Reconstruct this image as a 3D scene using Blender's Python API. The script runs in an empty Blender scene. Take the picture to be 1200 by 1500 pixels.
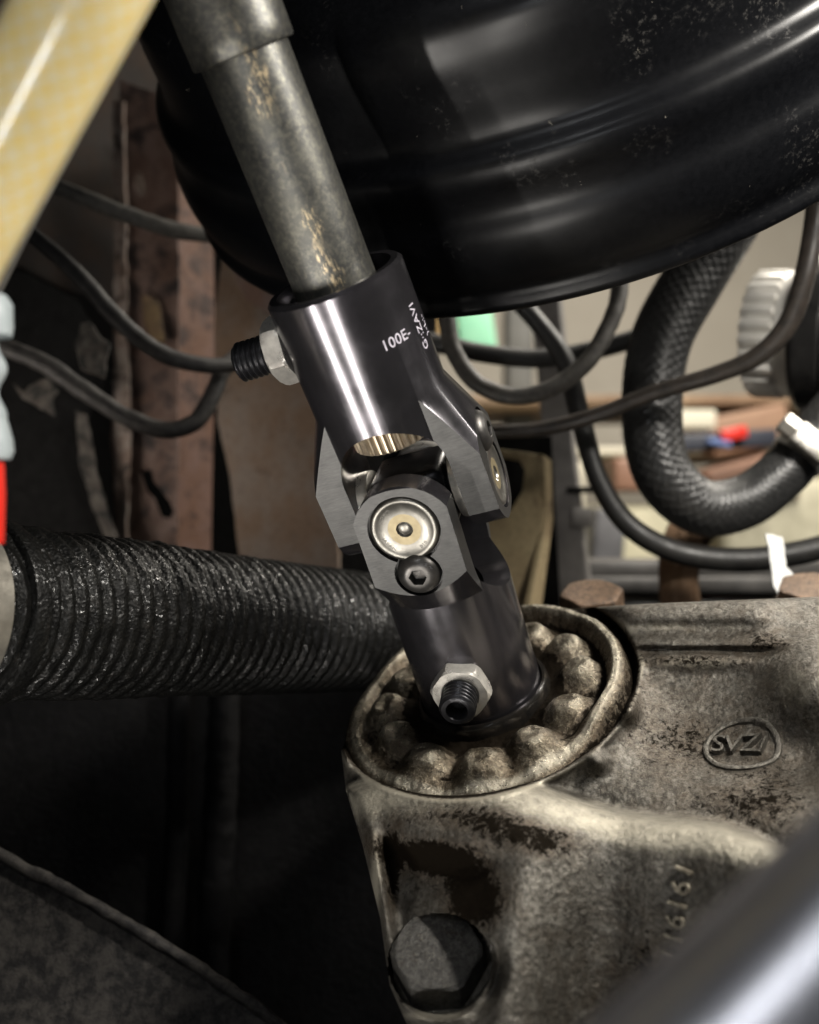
import bpy, bmesh, math, random
import numpy as np
from mathutils import Vector, Matrix

random.seed(7); np.random.seed(7)
S = bpy.context.scene
COL = S.collection
F = 1500.0                       # focal length in photo pixels (1200 x 1500)
mm = 0.001

# ------------------------------------------------------------------ camera
cam_d = bpy.data.cameras.new('camera'); cam = bpy.data.objects.new('camera', cam_d); COL.objects.link(cam)
cam.location = (0, 0, 0); cam.rotation_euler = (math.pi/2, 0, 0)
cam_d.sensor_fit = 'VERTICAL'; cam_d.sensor_height = 36.0; cam_d.lens = 36.0
cam_d.clip_start = 0.005; cam_d.clip_end = 20
cam_d.dof.use_dof = True; cam_d.dof.focus_distance = 0.245; cam_d.dof.aperture_fstop = 36.0/3.5
S.camera = cam

# ------------------------------------------------------------------ world, lamps, exposure
W = bpy.data.worlds.new('World'); S.world = W; W.use_nodes = True
W.node_tree.nodes['Background'].inputs[0].default_value = (0.75, 0.85, 1.0, 1)
W.node_tree.nodes['Background'].inputs[1].default_value = 0.006

def area(name, loc, target, sx, sy, energy, col, spread=180):
    l = bpy.data.lights.new(name, 'AREA'); l.shape = 'RECTANGLE'; l.size = sx; l.size_y = sy
    l.energy = energy; l.color = col; l.spread = math.radians(spread)
    o = bpy.data.objects.new(name, l); COL.objects.link(o); o.location = loc
    o.rotation_euler = (Vector(target)-Vector(loc)).to_track_quat('-Z', 'Y').to_euler()
    return o
area('work_light', (0.18, 0.115, 0.18), (0.05, 0.28, -0.08), 0.035, 0.08, 1.75, (1.0, 0.95, 0.87))
area('side_fill', (0.40, 0.35, 0.33), (0.12, 0.36, 0.0), 0.03, 0.22, 1.7, (1.0, 0.95, 0.87))  # unseen fill added to brighten the pump and hose end
area('floor_tube_near', (-0.045, 0.0, -0.18), (-0.015, 0.23, 0.035), 0.008, 0.14, 0.062, (1.0, 0.95, 0.88), 50)
area('floor_tube_far', (-0.16, 0.08, -0.19), (-0.015, 0.23, 0.035), 0.008, 0.14, 0.062, (1.0, 0.95, 0.88), 50)
area('arch_fill', (-0.21, 0.34, 0.01), (-0.10, 0.50, 0.03), 0.05, 0.05, 0.05, (1.0, 0.90, 0.80), 90)  # unseen fill added to brighten the left pillar panels
area('rear_fill', (-0.12, -0.14, 0.21), (0.02, 0.10, -0.03), 0.014, 0.20, 0.08, (0.95, 0.97, 1.0), 70)  # unseen fill added behind the camera for the bar's highlight
area('pocket_lamp', (-0.03, -0.20, -0.06), (-0.04, 0.13, 0.05), 0.012, 0.05, 0.03, (0.93, 0.96, 1.0), 70)
area('garage_tube', (0.30, 0.62, 0.50), (0.26, 0.80, 0.0), 0.10, 0.6, 9.5, (1.0, 0.93, 0.82))

S.view_settings.view_transform = 'Standard'; S.view_settings.look = 'None'
S.view_settings.exposure = 0.0; S.view_settings.gamma = 1.0
S.cycles.use_denoising = True
S.cycles.max_bounces = 8

# ------------------------------------------------------------------ helpers
def P(px, py, d):
    return Vector(((px-600)/F*d, d, -(py-750)/F*d))
def nrm(v): return Vector(v).normalized()
def frame(o, z, x):
    z = nrm(z); x = Vector(x); x = (x - z*x.dot(z)).normalized(); y = z.cross(x)
    M = Matrix((x, y, z)).transposed().to_4x4(); M.translation = o
    return M

def _h(ix, iy, iz, s):
    n = (ix*374761393 + iy*668265263 + iz*2147483647 + s*974634777) & 0xffffffff
    n = ((n ^ (n >> 13))*1274126177) & 0xffffffff
    return ((n ^ (n >> 16)) & 0xffff)/65535.0
def vnoise(x, y, z=0.0, s=0):
    x, y, z = np.broadcast_arrays(np.asarray(x, float), np.asarray(y, float), np.asarray(z, float))
    xi, yi, zi = np.floor(x).astype(np.int64), np.floor(y).astype(np.int64), np.floor(z).astype(np.int64)
    fx, fy, fz = x-xi, y-yi, z-zi
    fx, fy, fz = [f*f*(3-2*f) for f in (fx, fy, fz)]
    r = 0
    for a in (0, 1):
        for b in (0, 1):
            for c in (0, 1):
                r = r + _h(xi+a, yi+b, zi+c, s)*(fx if a else 1-fx)*(fy if b else 1-fy)*(fz if c else 1-fz)
    return r*2-1
def fbm(x, y, z=0.0, s=0, o=4):
    r = 0; a = 1.0
    for i in range(o):
        r = r + a*vnoise(np.asarray(x)*2**i, np.asarray(y)*2**i, np.asarray(z)*2**i, s+i); a *= .5
    return r

def mesh(name, verts, faces, smooth=True, angle=35):
    m = bpy.data.meshes.new(name)
    m.from_pydata([tuple(v) for v in verts], [], [tuple(int(i) for i in f) for f in faces])
    m.validate(); m.update()
    if smooth:
        m.polygons.foreach_set('use_smooth', [True]*len(m.polygons))
        if angle is not None: m.set_sharp_from_angle(angle=math.radians(angle))
    return m
def obj(name, m, mat=None, parent=None, M=None):
    o = bpy.data.objects.new(name, m); COL.objects.link(o)
    if mat is not None and len(m.materials) == 0: m.materials.append(mat)
    if parent is not None: o.parent = parent
    if M is not None: o.matrix_basis = M
    return o
def tag(o, label, cat, group=None, kind=None):
    if label: o['label'] = label
    if cat: o['category'] = cat
    if group: o['group'] = group
    if kind: o['kind'] = kind
    return o
def empty(name, loc=(0, 0, 0), label=None, cat=None, group=None):
    o = bpy.data.objects.new(name, None); COL.objects.link(o); o.location = loc
    o.empty_display_size = 0.01
    return tag(o, label, cat, group)
def child(name, m, mat, parent, M=None):
    """world-space placement M under an Empty that only has a location"""
    M = M if M is not None else Matrix()
    return obj(name, m, mat, parent, parent.matrix_basis.inverted() @ M)

def polar(name, rings, seg=64, capb=True, capt=True, angle=35, M=None):
    th = np.linspace(0, 2*math.pi, seg, endpoint=False)
    V = []; Fc = []
    for r, z in rings:
        r = np.broadcast_to(np.asarray(r, float), (seg,)); z = np.broadcast_to(np.asarray(z, float), (seg,))
        V.append(np.stack([r*np.cos(th), r*np.sin(th), z], 1))
    n = len(rings)
    for i in range(n-1):
        for j in range(seg):
            k = (j+1) % seg
            Fc.append((i*seg+j, i*seg+k, (i+1)*seg+k, (i+1)*seg+j))
    V = np.concatenate(V)
    if capb: Fc.append(tuple(range(seg-1, -1, -1)))
    if capt: Fc.append(tuple((n-1)*seg+j for j in range(seg)))
    if M is not None:
        A = np.array(M); V = V @ A[:3, :3].T + A[:3, 3]
    return mesh(name, V, Fc, True, angle)
def hexr(af, seg, rot=0.0):
    th = np.linspace(0, 2*math.pi, seg, endpoint=False)+rot
    return af/np.cos((th % (math.pi/3))-math.pi/6)
AX = {'x': Matrix.Rotation(math.pi/2, 4, 'Y'), '-x': Matrix.Rotation(-math.pi/2, 4, 'Y'),
      'y': Matrix.Rotation(-math.pi/2, 4, 'X'), '-y': Matrix.Rotation(math.pi/2, 4, 'X'), 'z': Matrix()}
T = Matrix.Translation

def boxm(name, lo, hi, bev=0.0, seg=2):
    bm = bmesh.new(); bmesh.ops.create_cube(bm, size=1)
    lo = Vector(lo); hi = Vector(hi); c = (lo+hi)/2; s = hi-lo
    for v in bm.verts: v.co = Vector((v.co.x*s.x, v.co.y*s.y, v.co.z*s.z))+c
    if bev: bmesh.ops.bevel(bm, geom=list(bm.edges), offset=bev, segments=seg, affect='EDGES', profile=.5)
    m = bpy.data.meshes.new(name); bm.to_mesh(m); bm.free()
    m.polygons.foreach_set('use_smooth', [True]*len(m.polygons)); m.set_sharp_from_angle(angle=math.radians(40))
    return m
def prism(name, poly, h0, h1, axis='z'):
    """polygon (a,b) extruded from h0 to h1 along axis"""
    n = len(poly); V = []
    for h in (h0, h1):
        for a, b in poly:
            V.append({'z': (a, b, h), 'y': (a, h, b), 'x': (h, a, b)}[axis])
    Fc = [tuple(range(n)), tuple(range(2*n-1, n-1, -1))]
    for i in range(n):
        k = (i+1) % n; Fc.append((i, n+i, n+k, k))
    m = mesh(name, V, Fc, True, 35)
    bm = bmesh.new(); bm.from_mesh(m); bmesh.ops.recalc_face_normals(bm, faces=bm.faces); bm.to_mesh(m); bm.free()
    return m
def boolean(base, ops):
    a = bpy.data.objects.new('tmp', base); COL.objects.link(a); tmp = [a]
    for m, op in ops:
        b = bpy.data.objects.new('tmpb', m); COL.objects.link(b); tmp.append(b)
        md = a.modifiers.new('b', 'BOOLEAN'); md.operation = op; md.solver = 'EXACT'; md.object = b
    dg = bpy.context.evaluated_depsgraph_get(); dg.update()
    r = bpy.data.meshes.new_from_object(a.evaluated_get(dg))
    for o in tmp: bpy.data.objects.remove(o)
    return r
def bevelmod(o, w, seg=2, ang=40):
    md = o.modifiers.new('bevel', 'BEVEL'); md.width = w; md.segments = seg
    md.limit_method = 'ANGLE'; md.angle_limit = math.radians(ang); md.harden_normals = False
def finish(m, ang=35):
    m.polygons.foreach_set('use_smooth', [True]*len(m.polygons)); m.set_sharp_from_angle(angle=math.radians(ang))
    return m

def resample(pts, step):
    pts = [np.array(p, float) for p in pts]
    e = [2*pts[0]-pts[1]] + pts + [2*pts[-1]-pts[-2]]
    out = []
    for i in range(1, len(e)-2):
        p0, p1, p2, p3 = e[i-1:i+3]
        n = max(2, int(np.linalg.norm((p2-p1)[:3])/step))
        for k in range(n):
            t = k/n
            out.append(.5*((2*p1)+(-p0+p2)*t+(2*p0-5*p1+4*p2-p3)*t*t+(-p0+3*p1-3*p2+p3)*t**3))
    out.append(pts[-1])
    return np.array(out)
def tube(name, pts, rad=None, seg=16, step=2*mm, disp=None, angle=None, caps=True):
    """pts: (x,y,z,r) rows"""
    A = resample(pts, step); C = A[:, :3]; R = A[:, 3]
    tg = np.gradient(C, axis=0); tg /= np.linalg.norm(tg, axis=1)[:, None]
    s = np.concatenate([[0], np.cumsum(np.linalg.norm(np.diff(C, axis=0), axis=1))])
    n0 = np.cross(tg[0], [0.13, 0.21, 0.97]); n0 /= np.linalg.norm(n0)
    th = np.linspace(0, 2*math.pi, seg, endpoint=False)
    V = np.zeros((len(C), seg, 3))
    for i in range(len(C)):
        n0 = n0-tg[i]*n0.dot(tg[i]); n0 /= np.linalg.norm(n0); b = np.cross(tg[i], n0)
        r = R[i]*np.ones(seg)
        if disp is not None: r = r+disp(s[i], th, R[i])
        V[i] = C[i]+r[:, None]*(np.cos(th)[:, None]*n0+np.sin(th)[:, None]*b)
    n = len(C); V = V.reshape(-1, 3)
    Fc = [(i*seg+j, i*seg+(j+1) % seg, (i+1)*seg+(j+1) % seg, (i+1)*seg+j) for i in range(n-1) for j in range(seg)]
    if caps: Fc += [tuple(range(seg-1, -1, -1)), tuple((n-1)*seg+j for j in range(seg))]
    return mesh(name, V, Fc, True, angle)
def ppath(rows):
    """(px,py,depth,radius_px) -> world rows"""
    out = []
    for px, py, d, r in rows:
        p = P(px, py, d); out.append((p.x, p.y, p.z, r*d/F))
    return out
def sheet(name, rows, thick, holes=(), bevel=0.4*mm, res=2*mm, wob=0.0):
    """sheet metal: outline (px,py) on a plane; rows=(origin px,py,d , normal), polygon in pixels"""
    (ox, oy, d), normal, poly = rows
    O = P(ox, oy, d); N = nrm(normal)
    X = nrm(Vector((0, 0, 1)).cross(N)) if abs(N.z) < .95 else Vector((1, 0, 0)); Y = N.cross(X)
    def proj(q):
        r = P(q[0], q[1], 1.0); t = O.dot(N)/r.dot(N); p = r*t-O
        return (p.dot(X), p.dot(Y))
    cu = bpy.data.curves.new(name, 'CURVE'); cu.dimensions = '2D'; cu.fill_mode = 'BOTH'
    cu.extrude = thick/2; cu.bevel_depth = bevel; cu.bevel_resolution = 2
    for pl in [poly]+list(holes):
        sp = cu.splines.new('POLY'); pts = [proj(q) for q in pl]
        # roughen the edge a little
        dense = []
        for i in range(len(pts)):
            a = np.array(pts[i]); b = np.array(pts[(i+1) % len(pts)]); n = max(1, int(np.linalg.norm(b-a)/res))
            for k in range(n):
                q = a+(b-a)*k/n
                if wob: q = q+wob*np.array([float(vnoise(q[0]*400, q[1]*400, 1.3)), float(vnoise(q[0]*400, q[1]*400, 7.7))])
                dense.append(q)
        sp.points.add(len(dense)-1)
        for p_, q in zip(sp.points, dense): p_.co = (q[0], q[1], 0, 1)
        sp.use_cyclic_u = True
    o = bpy.data.objects.new('tmp', cu); COL.objects.link(o)
    dg = bpy.context.evaluated_depsgraph_get(); dg.update()
    m = bpy.data.meshes.new_from_object(o.evaluated_get(dg)); bpy.data.objects.remove(o)
    m.materials.clear(); m.name = name
    M = Matrix((X, Y, N)).transposed().to_4x4(); M.translation = O
    m.transform(M); finish(m, 40)
    return m
def text_mesh(txt, size, ext=0.1*mm, spacing=1.0, shear=0.0):
    cu = bpy.data.curves.new('t', 'FONT'); cu.body = txt; cu.size = size; cu.extrude = ext; cu.space_character = spacing
    cu.align_x = 'CENTER'; cu.align_y = 'CENTER'; cu.shear = shear; cu.resolution_u = 4
    o = bpy.data.objects.new('t', cu); COL.objects.link(o)
    dg = bpy.context.evaluated_depsgraph_get(); dg.update()
    m = bpy.data.meshes.new_from_object(o.evaluated_get(dg)); bpy.data.objects.remove(o); m.materials.clear()
    return m

# ------------------------------------------------------------------ materials
class NT:
    def __init__(s, name):
        s.m = bpy.data.materials.new(name); s.m.use_nodes = True; s.t = s.m.node_tree
        s.b = s.t.nodes['Principled BSDF']; s.tc = s.t.nodes.new('ShaderNodeTexCoord')
        s.co = s.tc.outputs['Object']
    def n(s, typ, **kw):
        nd = s.t.nodes.new('ShaderNode'+typ)
        for k, v in kw.items():
            if k.startswith('_'): setattr(nd, k[1:], v)
            else: s.set(nd.inputs[k.replace('__', ' ')], v)
        return nd
    def set(s, inp, v):
        if hasattr(v, 'is_output') or isinstance(v, bpy.types.NodeSocket): s.t.links.new(v, inp)
        else: inp.default_value = v
    def scale(s, vec, rot=(0, 0, 0)):
        nd = s.n('Mapping'); s.set(nd.inputs['Vector'], s.co); nd.inputs['Scale'].default_value = vec; nd.inputs['Rotation'].default_value = rot
        return nd.outputs[0]
    def noise(s, sc, det=6, rough=.6, co=None, dist=0.0):
        nd = s.n('TexNoise', Scale=sc, Detail=det, Roughness=rough, Distortion=dist); s.set(nd.inputs['Vector'], co or s.co)
        return nd.outputs['Fac']
    def ramp(s, fac, stops, interp='LINEAR'):
        nd = s.n('ValToRGB'); cr = nd.color_ramp; cr.interpolation = interp
        while len(cr.elements) < len(stops): cr.elements.new(.5)
        for e, (p, c) in zip(cr.elements, stops):
            e.position = p; e.color = (c, c, c, 1) if isinstance(c, (int, float)) else (*c, 1)
        s.set(nd.inputs[0], fac); return nd.outputs[0]
    def mix(s, fac, a, b, mode='MIX'):
        nd = s.n('Mix'); nd.data_type = 'RGBA'; nd.blend_type = mode
        s.set(nd.inputs[0], fac)
        for i, v in ((6, a), (7, b)):
            s.set(nd.inputs[i], (*v, 1) if isinstance(v, tuple) and len(v) == 3 else v)
        return nd.outputs[2]
    def math(s, op, a, b=0.0, clamp=False):
        nd = s.n('Math', _operation=op); nd.use_clamp = clamp; s.set(nd.inputs[0], a); s.set(nd.inputs[1], b); return nd.outputs[0]
    def bump(s, h, strength=.5, dist=0.3*mm, prev=None):
        nd = s.n('Bump', Strength=strength, Distance=dist); s.set(nd.inputs['Height'], h)
        if prev is not None: s.set(nd.inputs['Normal'], prev)
        s.set(s.b.inputs['Normal'], nd.outputs[0]); return nd.outputs[0]
    def out(s, color=None, rough=None, metal=None, spec=None, **kw):
        for k, v in (('Base Color', color), ('Roughness', rough), ('Metallic', metal), ('Specular IOR Level', spec)):
            if v is None: continue
            s.set(s.b.inputs[k], (*v, 1) if isinstance(v, tuple) and len(v) == 3 else v)
        for k, v in kw.items(): s.set(s.b.inputs[k.replace('__', ' ')], v)
        return s.m

def simple(name, c0, c1, rough=(.35, .6), metal=0.0, sc=250, bump=.3, bsc=900, bd=.15*mm, spec=.5):
    k = NT(name)
    n = k.noise(sc, 7, .65)
    col = k.ramp(n, [(.3, c0), (.7, c1)])
    r = k.ramp(k.noise(sc*.7, 5), [(.3, rough[0]), (.7, rough[1])])
    if bump: k.bump(k.noise(bsc, 5), bump, bd)
    return k.out(col, r, metal, spec)

def m_oxide():
    k = NT('black_oxide_steel')
    n = k.noise(60, 4)
    col = k.ramp(n, [(.3, (.074, .072, .076)), (.7, (.102, .096, .108))])
    fine = k.noise(1.0, 3, .5, k.scale((900, 900, 5000)))
    r = k.ramp(k.noise(150, 6), [(.3, .17), (.75, .28)])
    k.bump(fine, .06, .05*mm)
    return k.out(col, r, .9, .5)
def m_flat():
    k = NT('brushed_oxide_flat')
    st = k.noise(1.0, 4, .7, k.scale((400, 400, 4200)))
    big = k.noise(200, 5)
    col = k.mix(.5, k.ramp(st, [(.3, (.018, .018, .018)), (.7, (.06, .06, .058))]), k.ramp(big, [(.3, (.02, .02, .02)), (.7, (.05, .049, .048))]))
    k.bump(st, .25, .06*mm)
    return k.out(col, .42, .75)
def m_rod():
    k = NT('worn_steel_tube')
    ob = k.co
    big = k.noise(70, 7, .7); fine = k.noise(900, 6, .7)
    col = k.ramp(big, [(.28, (.036, .036, .035)), (.5, (.064, .064, .061)), (.72, (.105, .103, .088))])
    col = k.mix(k.ramp(fine, [(.45, 0), (.75, .5)]), col, (.22, .21, .16))
    # tan scraped streak along one side of the tube (object z runs along the tube, x across)
    sep = k.n('SeparateXYZ'); k.set(sep.inputs[0], k.co)
    ang = k.math('ARCTAN2', sep.outputs[1], sep.outputs[0])
    wob = k.math('MULTIPLY', k.math('SUBTRACT', k.noise(110, 4), .5), .9)
    d = k.math('ABSOLUTE', k.math('SUBTRACT', k.math('ADD', ang, wob), STREAK_ANG))
    band = k.math('SUBTRACT', 1.0, k.math('DIVIDE', d, .26), True)
    chips = k.ramp(k.noise(1.0, 8, .75, k.scale((1500, 1500, 420))), [(.50, 0), (.57, 1)])
    breaks = k.ramp(k.noise(1.0, 3, .5, k.scale((30, 30, 85))), [(.46, 0), (.56, 1)])
    msk = k.math('MULTIPLY', k.math('MULTIPLY', chips, breaks), k.ramp(band, [(.15, 0), (.6, 1)]))
    col = k.mix(msk, col, (.50, .40, .25))
    specks = k.ramp(k.noise(1400, 3), [(.68, 0), (.74, 1)])
    col = k.mix(k.math('MULTIPLY', specks, .6), col, (.02, .018, .015))
    k.bump(fine, .25, .12*mm)
    return k.out(col, k.ramp(big, [(.3, .36), (.7, .52)]), .75)
def m_cast(name='cast_aluminium', light=(.17, .16, .14), mid=(.098, .091, .078), dark=(.040, .035, .028), metal=.62, attr=True, rg=(.56, .36)):
    k = NT(name)
    big = k.noise(55, 8, .65, dist=.4); fine = k.noise(900, 8, .7); vfine = k.noise(3200, 4, .6)
    col = k.ramp(big, [(.25, dark), (.46, mid), (.70, light)])
    med = k.noise(260, 8, .75, dist=.5)
    col = k.mix(k.ramp(med, [(.36, .8), (.52, 0)]), col, dark)
    col = k.mix(k.ramp(med, [(.54, 0), (.70, .6)]), col, tuple(min(1, c*1.45) for c in light))
    col = k.mix(k.ramp(fine, [(.38, .8), (.56, 0)]), col, tuple(c*.6 for c in dark))
    pits = k.math('MULTIPLY', k.ramp(k.noise(600, 5, .6, dist=.6), [(.58, 0), (.61, 1)]), k.ramp(k.noise(70, 3), [(.40, 0), (.56, 1)]))
    col = k.mix(k.math('MULTIPLY', pits, .8), col, (.018, .014, .01))
    col = k.mix(k.ramp(vfine, [(.55, 0), (.8, .3)]), col, (.42, .38, .29))
    rough = k.ramp(fine, [(.3, rg[0]), (.7, rg[1])])
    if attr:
        wr = k.n('Attribute', _attribute_name='wear_light').outputs['Fac']
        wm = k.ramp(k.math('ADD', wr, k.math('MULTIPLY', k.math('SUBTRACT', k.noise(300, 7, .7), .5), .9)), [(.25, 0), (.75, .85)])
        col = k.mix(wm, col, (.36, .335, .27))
        at = k.n('Attribute', _attribute_name='grime_shade').outputs['Fac']
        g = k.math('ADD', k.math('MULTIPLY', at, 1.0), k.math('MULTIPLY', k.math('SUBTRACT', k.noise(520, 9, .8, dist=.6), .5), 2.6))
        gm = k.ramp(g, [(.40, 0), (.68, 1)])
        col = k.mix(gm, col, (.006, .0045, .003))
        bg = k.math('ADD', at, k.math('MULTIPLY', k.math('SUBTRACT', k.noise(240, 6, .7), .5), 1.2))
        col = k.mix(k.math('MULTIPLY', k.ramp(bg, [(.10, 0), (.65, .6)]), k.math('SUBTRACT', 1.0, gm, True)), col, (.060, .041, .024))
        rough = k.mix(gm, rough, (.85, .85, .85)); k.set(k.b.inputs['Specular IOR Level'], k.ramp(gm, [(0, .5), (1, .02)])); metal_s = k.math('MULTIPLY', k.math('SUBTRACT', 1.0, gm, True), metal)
    else: metal_s = metal
    b1 = k.bump(fine, .9, .42*mm)
    k.bump(vfine, .6, .14*mm, b1)
    return k.out(col, rough, metal_s)
def m_grime(name='greasy_rubber'):
    k = NT(name)
    a = k.noise(1000, 5, .7); b = k.noise(300, 6)
    col = k.ramp(b, [(.3, (.002, .002, .002)), (.6, (.005, .005, .0045)), (.85, (.018, .015, .013))])
    wet = k.math('MULTIPLY', k.ramp(a, [(.52, 0), (.60, 1)]), k.ramp(k.noise(140, 4), [(.38, .15), (.58, 1)]))
    r = k.ramp(wet, [(0, .48), (1, .14)]); sp = k.ramp(wet, [(0, .14), (1, 1.0)])
    v = k.n('TexVoronoi', Scale=1100.0); k.set(v.inputs['Vector'], k.co)
    h = k.math('ADD', k.noise(600, 5, .7), k.math('MULTIPLY', v.outputs['Distance'], .8))
    k.bump(h, .7, .35*mm)
    return k.out(col, r, 0.0, sp)
def m_booster():
    k = NT('black_enamel')
    big = k.noise(40, 6, .6); fine = k.noise(700, 6, .7)
    col = k.ramp(fine, [(.3, (.0015, .0017, .0022)), (.7, (.004, .0042, .005))])
    chips = k.ramp(k.noise(170, 9, .75, dist=.8), [(.675, 0), (.69, 1)])
    dust = k.math('MULTIPLY', k.ramp(k.noise(45, 5, .6), [(.57, 0), (.70, 1)]), k.ramp(fine, [(.54, 0), (.66, 1)]))
    col = k.mix(k.math('MULTIPLY', dust, .6), col, (.05, .047, .042))
    col = k.mix(chips, col, (.13, .12, .10))
    r = k.ramp(big, [(.3, .27), (.7, .38)])
    r = k.mix(k.math('MAXIMUM', chips, dust), r, (.8, .8, .8))
    k.bump(fine, .08, .12*mm)
    return k.out(col, r, 0.0, .22)
def m_rust(name, base, rust, dark, sc=60, amt=.55, metal=0.0):
    k = NT(name)
    a = k.noise(sc, 8, .65, dist=.5); b = k.noise(sc*9, 7, .7)
    # drips run down the panel
    st = k.noise(1.0, 6, .6, k.scale((sc*1.0, sc*1.0, sc*.75)))
    col = k.mix(k.ramp(st, [(.40, 0), (.60, 1)]), base, rust)
    col = k.mix(k.ramp(a, [(amt, 0), (amt+.12, 1)]), col, dark)
    col = k.mix(k.ramp(b, [(.5, 0), (.75, .6)]), col, dark)
    k.bump(b, .4, .25*mm)
    return k.out(col, k.ramp(b, [(.3, .55), (.7, .85)]), metal, .35)
def m_braid(name):
    return simple(name, (.025, .025, .026), (.07, .07, .068), (.28, .42), .45, 700, .3, 2500, .08*mm)
def m_bronze():
    k = NT('bronze_spline'); n = k.noise(500, 5)
    return k.out(k.ramp(n, [(.3, (.30, .24, .17)), (.7, (.52, .44, .33))]), .38, .8)
def m_reinforced():
    k = NT('reinforced_clear_hose')
    sep = k.n('SeparateXYZ'); k.set(sep.inputs[0], k.co)
    n = k.noise(120, 5)
    col = k.ramp(n, [(.3, (.50, .43, .25)), (.7, (.62, .55, .35))])
    at = k.n('Attribute', _attribute_name='thread').outputs['Fac']
    col = k.mix(at, col, (.60, .42, .08))
    return k.out(col, .35, 0.0, .5, Subsurface__Weight=.1, Subsurface__Scale=.004, Coat__Weight=.9, Coat__Roughness=.16)

a_u = nrm((-.34, -.42, .84)); a_l = nrm((-.29, -.38, .88))
pin = nrm((-.17, -.9, -.44)); pin = (pin-a_l*pin.dot(a_l)).normalized()
x_u = a_u.cross(pin).normalized()
CR = P(613, 722, .25)                                     # centre of the cross
MU = frame(CR, a_u, x_u); ML = frame(CR, -a_l, pin)
# angle (about the tube) at which the tan streak sits: facing the lens
v_loc = MU.to_3x3().inverted() @ (-(CR+a_u*.1).normalized())
FACE_U = math.atan2(v_loc.y, v_loc.x)
STREAK_ANG = FACE_U+0.02

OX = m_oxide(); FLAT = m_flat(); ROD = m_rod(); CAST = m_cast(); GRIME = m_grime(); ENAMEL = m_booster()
PLATE = m_cast('cast_plate', (.20, .178, .135), (.115, .096, .068), (.035, .026, .017), .8, rg=(.42, .20))
NICKEL = simple('bright_zinc', (.52, .50, .46), (.74, .71, .65), (.24, .40), .75, 500, .15, 1500, .06*mm)
DARKSTEEL = simple('dark_steel', (.035, .034, .033), (.09, .085, .08), (.3, .5), .8, 300, .2, 1500, .06*mm)
BLACKOX = simple('black_thread', (.012, .012, .014), (.03, .03, .033), (.25, .4), .7, 300, .1, 1500, .05*mm)
CAPM = simple('bearing_cap_steel', (.11, .106, .095), (.18, .172, .155), (.28, .40), .9, 350, .12, 1800, .05*mm)
CAPTAN = simple('bearing_cap_varnish', (.16, .13, .075), (.22, .185, .11), (.38, .5), .6, 600, .1, 1800, .05*mm)
ETCH = simple('laser_etching', (.30, .28, .33), (.50, .47, .53), (.6, .7), 0, 900, 0)
RUBBER = simple('black_rubber', (.010, .010, .010), (.024, .023, .021), (.38, .6), 0, 350, .4, 1500, .1*mm)
DUSTY = simple('dusty_rubber', (.035, .033, .03), (.085, .08, .07), (.6, .8), 0, 380, .5, 1200, .15*mm)
SEALR = simple('oily_seal', (.004, .004, .004), (.012, .01, .008), (.12, .25), 0, 300, .1, 900, .1*mm)
BRAID = m_braid('black_braid'); BRONZE = m_bronze()

# ------------------------------------------------------------------ universal joint
joint = empty('universal_joint', CR, 'black oxide steel universal joint coupling the grey shaft to the gearbox', 'universal joint')

def yoke_mesh(name, hub_top, bore, zc=2.5*mm, cone0=12*mm, cone1=24*mm):
    hub = polar(name, [(14.2*mm, 8*mm), (16*mm, 9*mm), (16*mm, hub_top-.8*mm), (15.2*mm, hub_top)], 128)
    fl = polar('fl', [(12.5*mm, -12.0*mm), (18.6*mm, -12.0*mm), (20.5*mm, -10.2*mm), (24.2*mm, -6.5*mm), (23.9*mm, cone0), (15.6*mm, cone1)], 128)
    ya = 11.2*mm; ra = 12.4*mm; a0 = math.acos(ya/ra)
    pl = [(-ya, 40*mm)]+[(ra*math.cos(t), 1.6*mm+ra*math.sin(t)) for t in np.linspace(math.pi+a0, 2*math.pi-a0, 15)]+[(ya, 40*mm)]
    arms = boolean(fl, [(prism('b', pl, -20.4*mm, 20.4*mm, 'x'), 'INTERSECT')])
    sl = [(-13*mm, -40*mm)]+[(-13*mm*math.cos(t), zc+13*mm*math.sin(t)) for t in np.linspace(0, math.pi, 33)]+[(13*mm, -40*mm)]
    ops = [(arms, 'UNION'), (prism('s', sl, -30*mm, 30*mm, 'y'), 'DIFFERENCE')]
    ops.append((polar('bo', [(bore, 5*mm), (bore, hub_top+5*mm)], 64), 'DIFFERENCE'))
    ops.append((polar('bo2', [(13.6*mm, hub_top-5*mm), (13.6*mm, hub_top+5*mm)], 96), 'DIFFERENCE'))
    for s in ('x', '-x'):
        ops.append((polar('c', [(8.5*mm, 18.8*mm), (8.5*mm, 30*mm)], 64, M=AX[s]), 'DIFFERENCE'))
        ops.append((polar('c', [(5.7*mm, 17.6*mm), (5.7*mm, 30*mm)], 48, M=T((0, 0, 11.6*mm)) @ AX[s]), 'DIFFERENCE'))
    m = boolean(hub, ops); m.name = name
    m.materials.clear(); m.materials.append(OX); m.materials.append(FLAT)
    for p in m.polygons:
        n, c = p.normal, p.center
        r = math.hypot(c.x, c.y)
        if (abs(n.x) > .98 and abs(c.x) > 17*mm) or (abs(n.y) > .98 and abs(abs(c.y)-11.2*mm) < .2*mm): p.material_index = 1
        else: p.material_index = 0
    return finish(m, 30)
def hub_text(parent, M, txt, size, ang, z, rot, mat, r=16.03*mm, name='etched_marking', spacing=1.0):
    m = text_mesh(txt, size, .03*mm, spacing); c, s = math.cos(rot), math.sin(rot)
    for v in m.vertices:
        x, y, h = v.co.x*c-v.co.y*s, v.co.x*s+v.co.y*c, v.co.z
        a = ang+x/r
        v.co = ((r+h)*math.cos(a), (r+h)*math.sin(a), z+y)
    return obj(name, m, mat, parent)

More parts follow.
